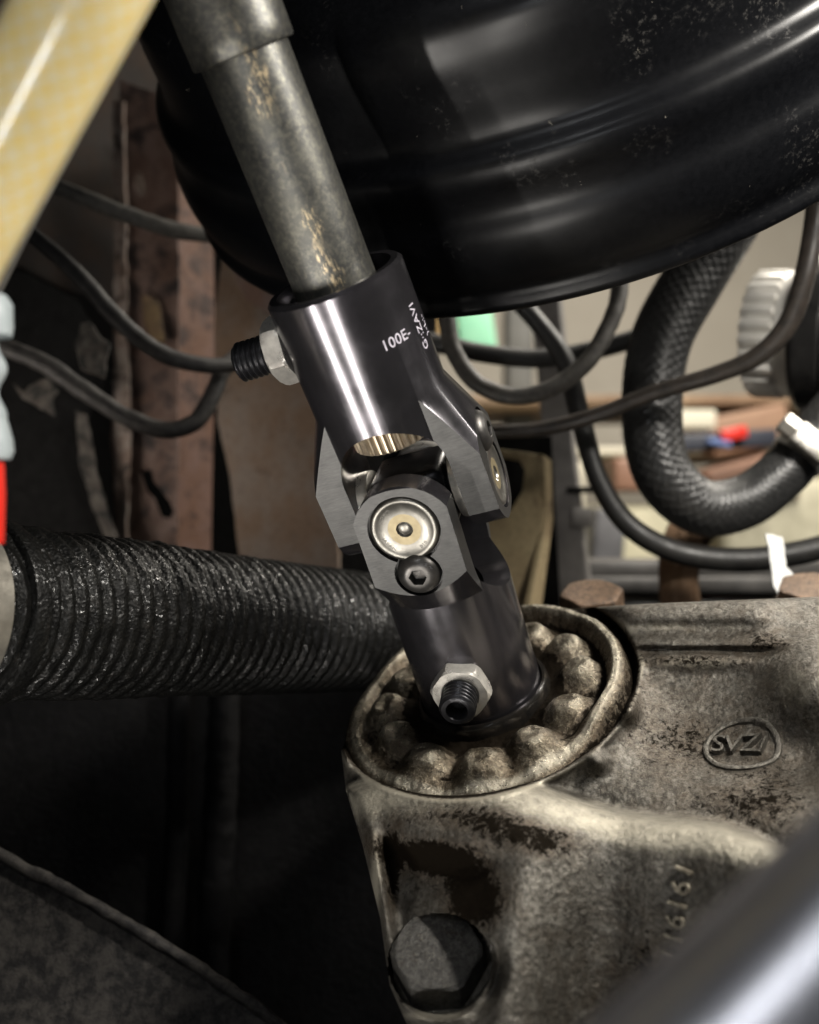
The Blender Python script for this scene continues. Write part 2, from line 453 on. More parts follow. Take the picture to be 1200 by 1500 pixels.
jI = joint.matrix_basis.inverted()
uy = obj('upper_yoke', yoke_mesh('upper_yoke', 56*mm, 10.6*mm, 10.5*mm, 9.5*mm, 28*mm), None, joint, jI @ MU); bevelmod(uy, .35*mm)
ly = obj('lower_yoke', yoke_mesh('lower_yoke', 63*mm, 9*mm, 14.5*mm), None, joint, jI @ ML); bevelmod(ly, .35*mm)
vl = MU.to_3x3().inverted() @ (-(CR+a_u*.045).normalized()); fU = math.atan2(vl.y, vl.x)
hub_text(uy, MU, '100E-', 3.4*mm, fU+.52, 41.5*mm, 0.0, ETCH, spacing=1.05)
hub_text(uy, MU, 'G\u00b7:ZAVI', 3.1*mm, fU+1.02, 41*mm, math.pi/2, ETCH, spacing=1.05)
hub_text(uy, MU, ')-L:-', 2.6*mm, fU+1.24, 40*mm, math.pi/2, ETCH, spacing=1.1)

# spider: block, trunnions, bearing cups
bl = boolean(boxm('sp', (-9.5*mm, -9.5*mm, -8*mm), (9.5*mm, 9.5*mm, 8*mm), 2.5*mm, 3),
             [(polar('t', [(6*mm, -13*mm), (6*mm, 13*mm)], 48, M=AX['x']), 'UNION'), (polar('t', [(6*mm, -13*mm), (6*mm, 13*mm)], 48, M=AX['y']), 'UNION')])
# cross frame: x = upper pin, y = lower pin
MC = Matrix((x_u, pin, x_u.cross(pin))).transposed().to_4x4(); MC.translation = CR
obj('spider', finish(bl, 30), BLACKOX, joint, jI @ MC)
cup = polar('bearing_cup', [(6.5*mm, 9.9*mm), (8.3*mm, 10.3*mm), (8.5*mm, 11*mm), (8.5*mm, 17*mm)], 48)
capm = polar('bearing_cap', [(8.15*mm, 14*mm), (8.15*mm, 19.4*mm), (7.7*mm, 20.1*mm), (6.9*mm, 20.25*mm), (6.5*mm, 19.95*mm), (3.9*mm, 19.85*mm),
                             (1.95*mm, 19.85*mm), (1.75*mm, 19.6*mm), (1.5*mm, 19.35*mm), (1.2*mm, 19.55*mm), (.3*mm, 19.6*mm)], 72, angle=50)
capm.materials.append(CAPM); capm.materials.append(CAPTAN)
for p in capm.polygons:
    r = math.hypot(p.center.x, p.center.y)
    p.material_index = 1 if 1.95*mm < r < 3.9*mm else 0
def screw_mesh():
    sg = 72; h = hexr(1.75*mm, sg)
    m = polar('button_screw', [(5.0*mm, 15*mm), (5.2*mm, 18.6*mm), (5.2*mm, 19.4*mm), (4.9*mm, 20.4*mm), (4.3*mm, 21.2*mm), (3.4*mm, 21.8*mm), (2.6*mm, 22.0*mm),
                              (h+.12*mm, 22.0*mm), (h, 21.8*mm), (h, 19.3*mm), (.2*mm, 18.8*mm)], sg, angle=38)
    return m
scr = screw_mesh()
for MM, dirs in ((MU, ('x', '-x')), (ML, ('x', '-x'))):
    for s in dirs:
        c = obj('bearing_cap', capm, None, joint, jI @ MM @ AX[s])
        obj('bearing_cup', cup, NICKEL if s == 'x' else CAPM, c)
        sc = obj('button_screw', scr, DARKSTEEL, joint, jI @ MM @ T((0, 0, 11.6*mm)) @ AX[s] @ Matrix.Rotation(.35, 4, 'Z'))
        if MM is ML and s == 'x': cap_front, scr_front = c, sc
# raised characters round the front cap and on the screw head
def arc_text(parent, txt, size, rad, ang, z, mat, name='raised_marking', flip=False):
    m = text_mesh(txt, size, .06*mm, 1.1)
    for v in m.vertices:
        x, y, h = v.co
        if flip: x, y = x, y
        a = ang-x/rad if not flip else ang+x/rad
        r = rad+y if not flip else rad-y
        v.co = (r*math.cos(a), r*math.sin(a), z+h)
    return obj(name, m, mat, parent)
# direction of image-up in the cap's own frame
cw = (joint.matrix_basis @ cap_front.matrix_basis).to_3x3().inverted()
upv = cw @ Vector((0, 0, 1)); UPA = math.atan2(upv.y, upv.x)
CAPINK = simple('cap_marking', (.05, .048, .043), (.09, .085, .075), (.4, .5), .6, 900, 0)
arc_text(cap_front, 'KOYO', 1.35*mm, 5.6*mm, UPA+.95, 19.93*mm, CAPINK)
arc_text(cap_front, 'KT', 1.35*mm, 5.6*mm, UPA-.95, 19.93*mm, CAPINK)
arc_text(cap_front, 'JAPAN', 1.35*mm, 5.6*mm, UPA+2.35, 19.93*mm, CAPINK, flip=True)
arc_text(cap_front, '010', 1.35*mm, 5.6*mm, UPA-2.3, 19.93*mm, CAPINK, flip=True)
cw = (joint.matrix_basis @ scr_front.matrix_basis).to_3x3().inverted(); upv = cw @ Vector((0, 0, 1)); UPS = math.atan2(upv.y, upv.x)
arc_text(scr_front, 'S T', 1.5*mm, 3.7*mm, UPS-.75, 21.62*mm, BLACKOX)

# jam nuts and hollow set screws
def thread(name, r, pitch, z0, z1, seg=40, bore=None):
    th = np.linspace(0, 2*math.pi, seg, endpoint=False); rings = [(r*.85, z0)]
    n = int((z1-z0)/(pitch/8))
    for i in range(n+1):
        z = z0+(z1-z0)*i/n; ph = (z/pitch+th/(2*math.pi)) % 1.0
        tri = np.abs(ph*2-1); rings.append((r*(1-.13*np.clip(tri*1.5-.25, 0, 1)), z))
    rings.append((r*.84, z1+.5*mm))
    if bore:
        rings += [(bore*1.08, z1+.5*mm), (bore, z1+.2*mm), (bore, z1-4*mm)]
    return polar(name, rings, seg, angle=50)
def nut(name, af, h, seg=96, rot=0.0):
    hx = hexr(af, seg, rot); rr = []
    for z, lim in ((0, 1.06), (.12, 1.12), (.3, 1.2), (.72, 1.2), (.88, 1.11), (1.0, 1.03)):
        rr.append((np.minimum(hx, af*lim), z*h))
    rr.append((af*.72, h)); rr.append((af*.66, h-.3*mm))
    rr = [(af*.9, -.05*mm)]+rr
    return polar(name, rr, seg, angle=25)
def set_screw(base, zpos, d, roll, thr_mat, stud, af=6.3*mm, r=4.0*mm):
    B = base @ T((0, 0, zpos)) @ AX[d] @ T((0, 0, 15.2*mm)) @ Matrix.Rotation(roll, 4, 'Z')
    obj('jam_nut', nut('jam_nut', af, 4.6*mm), NICKEL, joint, jI @ B)
    obj('set_screw', thread('set_screw', r, 1.35*mm, -1*mm, stud, bore=2.5*mm), thr_mat, joint, jI @ B)
set_screw(ML, 46.5*mm, 'x', .25, BLACKOX, 10.5*mm, 6.6*mm, 4.5*mm)
set_screw(MU, 44.0*mm, '-x', .35, BLACKOX, 13.5*mm, 7.2*mm, 4.7*mm)
# machined pad under the lower jam nut
0 and obj('spot_face', boxm('spot_face', (-.6*mm, -5.8*mm, -7.5*mm), (.35*mm, 5.8*mm, 5*mm), .3*mm), OX, joint, jI @ ML @ T((15.6*mm, 0, 45*mm)))

# ------------------------------------------------------------------ steering shaft
shaft = empty('steering_shaft', CR+a_u*.056, 'worn grey steel steering shaft sliding into the top of the joint', 'steering shaft')
sI = shaft.matrix_basis.inverted()
st = obj('lower_tube', polar('lower_tube', [(8.2*mm, 50*mm), (9.1*mm, 51.2*mm), (9.35*mm, 53*mm)]+[(9.35*mm, z*mm) for z in range(56, 113, 4)]+[(9.35*mm, 114*mm)], 72), ROD, shaft, sI @ MU)
obj('upper_sleeve', polar('upper_sleeve', [(9.4*mm, 104*mm), (10.6*mm, 104.15*mm), (10.85*mm, 104.6*mm), (10.9*mm, 108*mm), (10.9*mm, 170*mm)], 72), ROD, shaft, sI @ MU)
sg = 36*8; th = np.arange(sg)/8 % 1.0
tooth = np.clip(np.abs(th*2-1)*2.2-.6, 0, 1)
obj('splined_end', polar('splined_end', [(7.5*mm, 15.2*mm), (8.8*mm+.3*mm*tooth, 15.7*mm), (9.2*mm+.9*mm*tooth, 16.4*mm), (9.2*mm+.9*mm*tooth, 30*mm), (9.2*mm, 51*mm)], sg, angle=40), BRONZE, shaft, sI @ MU)
obj('grease_collar', polar('grease_collar', [(9.3*mm, 49*mm), (12.9*mm, 50*mm), (13.2*mm, 52.2*mm), (11.5*mm, 53.2*mm), (9.4*mm, 53.4*mm)], 64), SEALR, shaft, sI @ MU)

# ------------------------------------------------------------------ steering gearbox
R0 = CR-a_l*.0600
gear = empty('steering_gearbox', R0+Vector((0.03, 0.03, -.09)), 'oily cast aluminium steering gearbox under the universal joint', 'gearbox')
gI = gear.matrix_basis.inverted()
MR = frame(R0, a_l, (0.93, 0.05, 0.33))
vdir = nrm(P(850, 1150, 1.0))
ex = nrm(vdir.cross(Vector((0, 0, 1)))); ey = ex.cross(vdir)     # ex right, ey up
HS = (R0.length)/F*1.0
def px_local(px, py):
    """pixel -> (a,b) metres on the plane through R0 perpendicular to vdir (b down)"""
    x = (np.asarray(px, float)-600)/F; z = -(np.asarray(py, float)-750)/F
    D = np.stack(np.broadcast_arrays(x, np.ones_like(x), z), -1)
    t = R0.dot(vdir)/(D @ np.array(vdir)); Q = D*t[..., None]-np.array(R0)
    return Q @ np.array(ex), -(Q @ np.array(ey))
Na, Nb, Nv = a_l.dot(ex), -a_l.dot(ey), a_l.dot(-vdir)
def sig(x): return 1/(1+np.exp(-np.clip(x, -40, 40)))
def gau(x, y, cx, cy, rx, ry, rot=0):
    c, s = math.cos(rot), math.sin(rot); dx, dy = x-cx, y-cy
    return np.exp(-(((dx*c+dy*s)/rx)**2+((-dx*s+dy*c)/ry)**2))
def smin(a, b, k): 
    h = np.clip(.5+.5*(b-a)/k, 0, 1); return b*(1-h)+a*h-k*h*(1-h)
XL = np.array([(860, 900), (893, 800), (950, 640), (1000, 560), (1050, 520), (1090, 500), (1150, 507), (1230, 531), (1340, 557), (1440, 571), (1500, 597), (1560, 640), (1640, 700)], float)
YT = np.array([(480, 893), (800, 893), (860, 890), (950, 884), (1050, 880), (1200, 874), (1450, 868)], float)
CREST = np.array([(480, 1160), (560, 1143), (650, 1140), (740, 1146), (800, 1158), (860, 1176), (910, 1192), (960, 1199), (1010, 1202), (1060, 1210), (1110, 1228), (1150, 1252), (1200, 1290), (1320, 1380), (1450, 1480)], float)
nu, nv = 410, 330
u = np.linspace(0, 1, nu)[None, :]; v = np.linspace(0, 1, nv)[:, None]
py0 = 880+v*(1620-880); xl = np.interp(py0, XL[:, 0], XL[:, 1])
X = xl+u*(1420-xl)
yt = np.interp(X, YT[:, 0], YT[:, 1]); Y = yt+v*(1620-yt)
A, B = px_local(X, Y)
s = HS*1.03
def hfield(X, Y, A, B):
    a = A/s; b = B/s
    planeR = -(Na*a+Nb*b)/Nv
    # distance from the input axis measured in the boss plane
    Pw = A[..., None]*np.array(ex)-B[..., None]*np.array(ey)+(planeR*s)[..., None]*np.array(-vdir)
    ax = np.array(a_l); q = np.linalg.norm(Pw-(Pw @ ax)[..., None]*ax, axis=-1)*1000
    bc = np.interp(X, CREST[:, 0], CREST[:, 1])
    # upper basin
    ga = 0.33; gb = 0.92
    Tg = 95+ga*(a-250)+gb*(b-30)
    Tg = Tg - 38*gau(X, Y, 1040, 1090, 110, 75) + 70*gau(X, Y, 1195, 985, 70, 70) - 35*gau(X, Y, 1180, 1120, 60, 60)
    # fillet up to the boss
    Tg = Tg + (planeR+4-Tg)*np.exp(-np.clip(q-41, 0, 99)/5.5)
    # ledges along the top
    y1 = 948+0.004*(X-900); y2 = 912
    led = sig((y1-Y)/2.0)*26+sig((y2-Y)/5)*26
    led = led*sig((X-915-.6*(Y-930))/9)*(1-sig((X-1140)/14))
    Tg = Tg+led+22*np.exp(-((Y-966)/17)**2)*sig((X-950)/14)*(1-sig((X-1110)/16))
    # front lobe below the crest
    db = Y-bc
    ca = (X-697); cb = bc-1035
    Tc = 95+ga*(ca-250)+gb*(cb-30)
    w0 = np.clip((X-720)/200, 0, 1); w0 = w0*w0*(3-2*w0)
    pc = -(Na*ca+Nb*cb)/Nv
    Tc = (pc+62)*(1-w0)+(Tc+10)*w0
    Lr = 42+75*np.exp(-((X-670)/130)**2)
    Fg = Tc+24+1.35*Lr*(1-np.exp(-np.clip(db, -20, 999)/Lr)) - .16*np.clip(db-Lr, 0, 400)*w0
    Tg = Tg-40*np.exp(-np.clip(-db, 0, 999)/45)*w0
    w = sig((db+1)/3.0)
    g = Tg*(1-w)+Fg*w
    # lit shelf under the boss on the left, then the sunken bolt pocket with a rib left of it
    pocket = sig((Y-1240-.12*(X-600)-10*np.sin(X/31))/10)*sig((X-562-.12*(Y-1240))/5)*(1-sig((X-735+.16*(Y-1300))/22))
    g = g-58*pocket
    rib = np.exp(-((X-(548+.13*(Y-1240)))/8)**2)*sig((Y-1222)/8)*(1-sig((Y-1400)/20)); g = g+9*rib
    # counterbore and its raised lip
    e = np.hypot((X-645)/76, (Y-1412)/74)
    boltplane = -12+ .95*(Y-1412)*.55+.15*(X-645)
    base = np.interp(1412, [0, 1], [0, 0])
    gl = BOLT_G+boltplane
    lip = np.exp(-((e-1.13)/.13)**2)
    g = g*(1-lip*sig((Y-1400)/12))+ (gl+58)*lip*sig((Y-1400)/12)
    g = np.where(e < 1.0, np.minimum(g, gl), g)
    # hole for the cover plate
    inside = sig((40.6-q)/.35)
    g = g*(1-inside)+(planeR-46)*inside
    # collar round the hole
    g = g+4*np.exp(-((q-42.3)/1.1)**2)
    g = g+34*gau(X, Y, 922, 1040, 13, 17)+34*gau(X, Y, 876, 1116, 16, 15)+30*gau(X, Y, 507, 1110, 8, 22)
    # rolled outer edges
    dl = (X-np.interp(Y, XL[:, 0], XL[:, 1]))/20; g = g-42*(1-np.sqrt(np.clip(1-(1-np.clip(dl, 0, 1))**2, 0, 1)))
    dt = (Y-np.interp(X, YT[:, 0], YT[:, 1]))/9; g = g-16*(1-np.sqrt(np.clip(1-(1-np.clip(dt, 0, 1))**2, 0, 1)))
    # casting skin
    g = g+1.5*fbm(X/70, Y/70, 0, 3, 2)+.55*fbm(X/6, Y/6, 0, 9, 3)
    return g, q
BOLT_G = 236
G, Q = hfield(X, Y, A, B)
Qw = np.array(R0)+A[..., None]*np.array(ex)-B[..., None]*np.array(ey)
V = Qw*(1-G*s/(Qw @ np.array(vdir)))[..., None]
idx = np.arange(nu*nv).reshape(nv, nu)
faces = np.stack([idx[:-1, :-1], idx[1:, :-1], idx[1:, 1:], idx[:-1, 1:]], -1).reshape(-1, 4)
loop = np.concatenate([idx[0, :], idx[1:, -1], idx[-1, -2::-1], idx[-2:0:-1, 0]])
Vb = V.reshape(-1, 3)[loop]+np.array(vdir)*0.075
off = nu*nv; L = len(loop)
sk = [(int(loop[i]), int(loop[(i+1) % L]), off+(i+1) % L, off+i) for i in range(L)]
HV = np.concatenate([V.reshape(-1, 3), Vb])
hm = mesh('housing', HV-np.array(gear.location), [tuple(f) for f in faces]+sk, True, 60)
grime_shade = (1.5*gau(X, Y, 640, 1258, 60, 26, .1)+1.4*gau(X, Y, 695, 1318, 42, 42, .5)+.75*gau(X, Y, 725, 1208, 75, 26, .25)+.55*gau(X, Y, 800, 1235, 60, 26)
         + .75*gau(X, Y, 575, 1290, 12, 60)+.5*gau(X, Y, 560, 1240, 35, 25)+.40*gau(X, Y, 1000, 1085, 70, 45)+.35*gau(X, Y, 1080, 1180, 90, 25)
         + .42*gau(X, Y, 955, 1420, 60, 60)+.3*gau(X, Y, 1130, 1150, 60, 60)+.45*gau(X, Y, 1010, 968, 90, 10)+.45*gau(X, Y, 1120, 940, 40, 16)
         + .25*gau(X, Y, 930, 1010, 25, 60)+.8*np.exp(-((Q-40.5)/.9)**2)+.9*sig((40-Q)/.5)+.35*gau(X, Y, 610, 1195, 80, 20)+.20*sig((X-900)/30)*sig((np.interp(X, CREST[:, 0], CREST[:, 1])-Y)/10)+.16*sig((Y-1290)/30)*sig((X-740)/30))  # real stains, plus shade on basin and lower front painted in darker
at = hm.attributes.new('grime_shade', 'FLOAT', 'POINT'); at.data.foreach_set('value', np.concatenate([np.clip(grime_shade, 0, 1.3).ravel(), np.full(L, .3)]).astype(np.float32))
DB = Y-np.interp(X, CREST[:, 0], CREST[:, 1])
wear_light = np.exp(-((DB-22)/34)**2)*.68*(1-.35*gau(X, Y, 720, 1200, 90, 40))+.5*gau(X, Y, 1020, 972, 80, 14)+.5*gau(X, Y, 1165, 1010, 40, 40)+.45*gau(X, Y, 980, 918, 130, 10)+.4*np.exp(-((Q-42.3)/1.0)**2)+.8*gau(X, Y, 550, 1290, 9, 70)+.6*gau(X, Y, 640, 1488, 70, 10)  # worn edges plus light on crest, ledges and lip, painted in paler
at = hm.attributes.new('wear_light', 'FLOAT', 'POINT'); at.data.foreach_set('value', np.concatenate([np.clip(wear_light, 0, 1).ravel(), np.zeros(L)]).astype(np.float32))
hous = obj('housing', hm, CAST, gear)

# height lookup for things cast on the housing
def surf(px, py):
    i = np.argmin((X-px)**2+(Y-py)**2); iy, ix = divmod(i, nu)
    iy = min(max(iy, 2), nv-3); ix = min(max(ix, 2), nu-3)
    p = V[iy-2:iy+3, ix-2:ix+3].reshape(-1, 3).mean(0)
    tx = V[iy, min(ix+9, nu-1)]-V[iy, ix-9]; ty = V[min(iy+9, nv-1), ix]-V[iy-9, ix]
    n = np.cross(tx, ty); n /= np.linalg.norm(n)
    if n @ np.array(vdir) > 0: n = -n
    return Vector(p), Vector(n)
def on_housing(name, m, px, py, roll, lift=0.0, mat=CAST):
    """drape a flat mesh (x right, y up, z out) over the casting"""
    p, n = surf(px, py)
    x = nrm(ex-n*ex.dot(n)); y = n.cross(x); c, s_ = math.cos(roll), math.sin(roll)
    xx = x*c+y*s_; yy = -x*s_+y*c
    Vf = V.reshape(-1, 3)[::1]
    near = Vf[np.linalg.norm(Vf-np.array(p), axis=1) < .03]
    out = []
    for v_ in m.vertices:
        q = np.array(p+xx*v_.co.x+yy*v_.co.y)
        rel = near-q; k = np.argmin(np.linalg.norm(rel-(rel @ np.array(n))[:, None]*np.array(n), axis=1))
        h = rel[k] @ np.array(n)
        out.append(Vector(q)+n*(h+v_.co.z+lift))
    for v_, o_ in zip(m.vertices, out): v_.co = o_-gear.location
    return obj(name, finish(m, 40), mat, hous)

RAISED = m_cast('cast_raised', (.34, .31, .24), (.24, .215, .165), (.10, .085, .06), .5, attr=False)
# cast emblem: raised oval ring with letters
th = np.linspace(0, 2*math.pi, 96, endpoint=False)
def oval_ring(rx, ry, w, h):
    V_ = []; Fc = []
    prof = [(-w, -.8*mm), (-w*.7, h*.7), (0, h), (w*.7, h*.7), (w, -.8*mm)]
    for o_, z in prof:
        V_ += [((rx+o_)*math.cos(t), (ry+o_)*math.sin(t), z) for t in th]
    n = len(th)
    for i in range(len(prof)-1):
        for j in range(n): Fc.append((i*n+j, i*n+(j+1) % n, (i+1)*n+(j+1) % n, (i+1)*n+j))
    return mesh('emblem_ring', V_, Fc, True, 60)
on_housing('emblem_ring', oval_ring(8.3*mm, 7.2*mm, .8*mm, .75*mm), 1087, 1096, -.35)
on_housing('emblem_letters', text_mesh('SVZ/', 7.4*mm, .8*mm, .86), 1086, 1096, -.28, .5*mm)
on_housing('cast_number', text_mesh('191911', 5.4*mm, .7*mm, 1.2), 990, 1336, -math.pi/2-.16, .45*mm, RAISED)
on_housing('cast_mark', text_mesh('ZE', 5.0*mm, .22*mm, 1.1), 845, 1345, .25)

# cover plate with its ring of lobes
seg, nr = 420, 90
rr = np.concatenate([np.linspace(15.5, 39.2, nr-8), np.linspace(39.3, 39.8, 8)])*mm
tt = np.linspace(0, 2*math.pi, seg, endpoint=False)
RR, TT = np.meshgrid(rr*1000, tt, indexing='ij')
prof = np.interp(RR, [15, 18, 20, 23, 31, 32.5, 34, 35.5, 37, 38.3, 39.2, 39.25, 39.8], [-2, -1.6, -1.8, -2.4, -2.8, -2.6, .8, 3.6, 3.8, 2.4, -1.0, -2, -9])
TD = (np.degrees(TT)+180) % 360-180
right = sig((TD+58)/6)*(1-sig((TD-125)/10)); left = (1-right)*sig((np.abs(TD+95)-38)/4)
bot = 1-np.clip(right+left, 0, 1)
rimamt = right+.30*left
prof = np.where((RR > 31) & (RR < 39.22), -2.2+(prof+2.2)*rimamt-1.0*(1-right)*np.clip((RR-34)/4, 0, 1), prof)
PX, PY = RR*np.cos(TT), RR*np.sin(TT)
lob = 0
rl = random.Random(3)
for i in range(12):
    t = math.radians(-92+30*i+15)+rl.uniform(-.04, .04); rc = 26.3+rl.uniform(-.5, .5)+(2.2 if i in (0, 10, 11) else 0)
    cx, cy = rc*math.cos(t), rc*math.sin(t)
    dr = (PX-cx)*math.cos(t)+(PY-cy)*math.sin(t); dt_ = -(PX-cx)*math.sin(t)+(PY-cy)*math.cos(t)
    dd = (np.abs(dr)/5.3)**2.0+(np.abs(dt_)/5.7)**2.0
    hgt = rl.uniform(5.2, 6.6)
    lob = np.maximum(lob, hgt/(1+dd**2.3))
    ox, oy = rl.uniform(-2.4, .5), rl.uniform(-1.5, 1.5)
    lob = lob-rl.uniform(.5, 1.6)*np.exp(-(((dr-ox)/2.6)**2+((dt_-oy)/3.0)**2))
ZZ = prof+lob+.5*fbm(PX/6, PY/6, 0, 21, 3)*np.where(RR < 39.2, 1, 0)+.12*fbm(PX/1.3, PY/1.3, 0, 5, 3)
Vp = np.stack([PX, PY, ZZ], -1).reshape(-1, 3)*mm
ii = np.arange(nr*seg).reshape(nr, seg)
fp = np.stack([ii[:-1], ii[1:], np.roll(ii, -1, 1)[1:], np.roll(ii, -1, 1)[:-1]], -1).reshape(-1, 4)
pm = mesh('cover_plate', Vp, [tuple(f) for f in fp], True, 70)
gp = np.clip(.9*np.exp(-((RR-20)/2.5)**2)+.75*np.exp(-np.clip(lob, 0, 9)/1.2)*(RR < 33)+.7*np.exp(-((RR-32.4)/1.0)**2)*right+.5*np.exp(-((RR-39.2)/.6)**2)-.06*lob+.30, 0, 1.2)  # grime between lobes, with shade in the rim gap painted in
at = pm.attributes.new('grime_shade', 'FLOAT', 'POINT'); at.data.foreach_set('value', gp.ravel().astype(np.float32))
wp = np.clip(.75*np.exp(-((RR-36.2)/1.6)**2)+.09*(lob-1.5)*(lob > 1.5), 0, 1)  # light on rim crest and lobe tops painted in as paler metal
at = pm.attributes.new('wear_light', 'FLOAT', 'POINT'); at.data.foreach_set('value', wp.ravel().astype(np.float32))
obj('cover_plate', pm, PLATE, gear, gI @ MR)
# rubber shaft seal
obj('shaft_seal', polar('shaft_seal', [(16.1*mm, -4*mm), (16.15*mm, 1.2*mm), (16.6*mm, 2.0*mm), (17.2*mm, 2.0*mm), (17.8*mm, 1.2*mm), (18.1*mm, -.6*mm), (18.3*mm, -3*mm)], 96), SEALR, gear, gI @ MR)

# flange-less hex bolt in the pocket
pb, nb = surf(645, 1412)
bax = nrm((-.10, -.60, .79))
pB = P(646, 1428, 1.0); pB = pB*((R0.dot(vdir)-(BOLT_G-14)*s)/pB.dot(vdir))
MB_ = frame(pB, bax, (1, 0, .1))
BROT = .12
def bolt_head(name, af, h, washer=True):
    sg = 96; hx = hexr(af, sg, BROT); rings = []
    if washer: rings += [(af*1.13, -1*mm), (af*1.16, .1*mm), (af*1.14, .9*mm), (af*.99, 1.0*mm)]
    rings += [(np.minimum(hx, af*1.2), 1.05*mm), (np.minimum(hx, af*1.2), h*.84), (np.minimum(hx, af*1.09), h*.95), (af*.98, h), (af*.9, h*1.005), (af*.3, h*1.0)]
    return polar(name, rings, sg, angle=22)
BOLTM = m_cast('grimy_bolt', (.085, .082, .076), (.055, .053, .049), (.025, .024, .022), .5, attr=False)
hb = obj('hex_bolt', bolt_head('hex_bolt', 8.7*mm, 10.5*mm, False), BOLTM, gear, gI @ MB_)
hb['label'] = 'dark grimy hex bolt sunk in the casting pocket'
RUSTB = m_cast('rusty_bolt', (.26, .17, .11), (.15, .095, .06), (.05, .03, .02), .35, attr=False)
for (px, py, d, af) in ((868, 893, .33, 9*mm), (1190, 884, .335, 10*mm)):
    obj('flange_bolt', bolt_head('flange_bolt', af, 6.5*mm), RUSTB, gear, gI @ frame(P(px, py, d), (-.1, -.35, .93), (1, .2, 0)))

# ------------------------------------------------------------------ rack boot (bellows)
boot = empty('rack_boot', P(300, 920, .29), 'gritty black ribbed rubber bellows running left behind the joint', 'bellows')
bI = boot.matrix_basis.inverted()
bp = [(-70, 893, .222, 128), (0, 897, .236, 130), (180, 905, .268, 116), (380, 917, .312, 99), (580, 927, .362, 83), (660, 931, .385, 78)]
pitch = 4.3*mm
def bdisp(s_, th, R):
    w = .5+.5*math.cos(2*math.pi*s_/pitch)
    x = s_*1000
    g = fbm(x/1.2+0*th, np.cos(th)*14, np.sin(th)*14, 31, 3)
    g2 = fbm(x/5+0*th, np.cos(th)*4, np.sin(th)*4, 37, 2)
    f = min(1.0, max(0.0, (x-60)/60))
    return -(1.0+.9*f)*mm*(1-w**.7)+.20*mm*g*(1.0-.55*f)+.4*mm*g2*(1-.7*f)
bell = tube('bellows', ppath(bp), seg=150, step=.62*mm, disp=bdisp)
child('bellows', bell, GRIME, boot)
ax0 = (P(180, 905, .268)-P(0, 897, .236)).normalized()
child('retaining_band', polar('retaining_band', [(20.6*mm, -2*mm), (21.5*mm, -1.6*mm), (21.9*mm, 0), (21.6*mm, 2.2*mm), (20.7*mm, 3*mm)], 96), GRIME, boot, frame(P(-30, 897, .231), ax0, (0, 0, 1)))
child('rack_end', polar('rack_end', [(19.4*mm, -30*mm), (20.9*mm, -28*mm), (21.0*mm, -8*mm), (20.8*mm, -3.5*mm)], 96), simple('rack_metal', (.30, .28, .24), (.45, .42, .36), (.3, .5), .8, 300, .3), boot, frame(P(-50, 896, .2275), ax0, (0, 0, 1)))

# ------------------------------------------------------------------ brake booster
bax_ = nrm((-.34, -.70, .62))
bc_ = P(778, -98, .325)
boost = empty('brake_booster', bc_, 'glossy black stamped steel brake booster drum overhead', 'brake booster')
prof = [(60, -40), (131, -40), (136, -32), (137.5, -24), (136.5, -16), (134.2, -11), (133.6, -6), (133.8, -2), (132.6, 2), (128.5, 4.5), (127, 8), (126.2, 16), (125.4, 26), (123, 33), (116, 38), (100, 42),
        (90, 46), (87, 54), (82, 60), (74, 63), (50, 68), (2, 70)]
pp = np.array(prof, float)
t_ = np.arange(len(pp)); ts = np.linspace(0, len(pp)-1, (len(pp)-1)*5+1)
pr = resample(np.c_[pp, np.zeros(len(pp)), np.zeros(len(pp))], 1.2)
child('drum', polar('drum', [(max(r, 1)*1.0*mm, h*mm) for r, h, _, _ in pr], 260, angle=None), ENAMEL, boost, frame(bc_, bax_, (1, 0, 0)))
for px, py, d, r in ((612, 258, .262, 4.5), (780, 232, .268, 2.6), (662, 218, .258, 1.3), (745, 424, .30, .7)):
    pass

# ------------------------------------------------------------------ foreground hose and bar
hosem = tube('reinforced_hose', ppath([(230, -220, .128, 90), (130, -20, .13, 86), (40, 150, .133, 82), (-55, 330, .136, 78), (-100, 420, .137, 76)]), seg=64, step=.45*mm)
# thread attribute
nv_ = len(hosem.vertices)
seg_h = 64; idxv = np.arange(nv_); ring = idxv//seg_h; th_ = (idxv % seg_h)/seg_h*2*math.pi
ph1 = np.cos(th_*14+ring*.80); ph2 = np.cos(th_*14-ring*.80)
thr = .95*np.clip(np.maximum(ph1, ph2)*3-2, 0, 1)
at = hosem.attributes.new('thread', 'FLOAT', 'POINT'); at.data.foreach_set('value', thr.astype(np.float32))
co = np.zeros(nv_*3); hosem.vertices.foreach_get('co', co); nn = np.zeros(nv_*3); hosem.vertices.foreach_get('normal', nn)
hosem.vertices.foreach_set('co', co+nn*np.repeat(thr, 3)*.02*mm); hosem.update()
tag(obj('reinforced_hose', hosem, m_reinforced()), 'pale yellow reinforced clear hose, out of focus in the upper left foreground', 'hose')
tag(obj('thin_hose', tube('thin_hose', ppath([(295, -150, .19, 16), (200, 20, .19, 16), (108, 190, .19, 16), (28, 340, .19, 16), (-60, 520, .19, 16)]), seg=24), DUSTY),
    'dull grey hose hidden along the right edge of the pale yellow hose', 'hose')
fit = empty('plastic_fitting', P(-30, 550, .17), 'pale plastic hose fitting at the left edge below the yellow hose', 'fitting')
pf = fit.matrix_basis.inverted()
WPL = simple('pale_plastic', (.26, .30, .31), (.38, .42, .43), (.25, .4), 0, 120, .1)
REDP = simple('red_plastic', (.50, .012, .008), (.66, .03, .015), (.3, .45), 0, 120, .1)
kk = .17/F
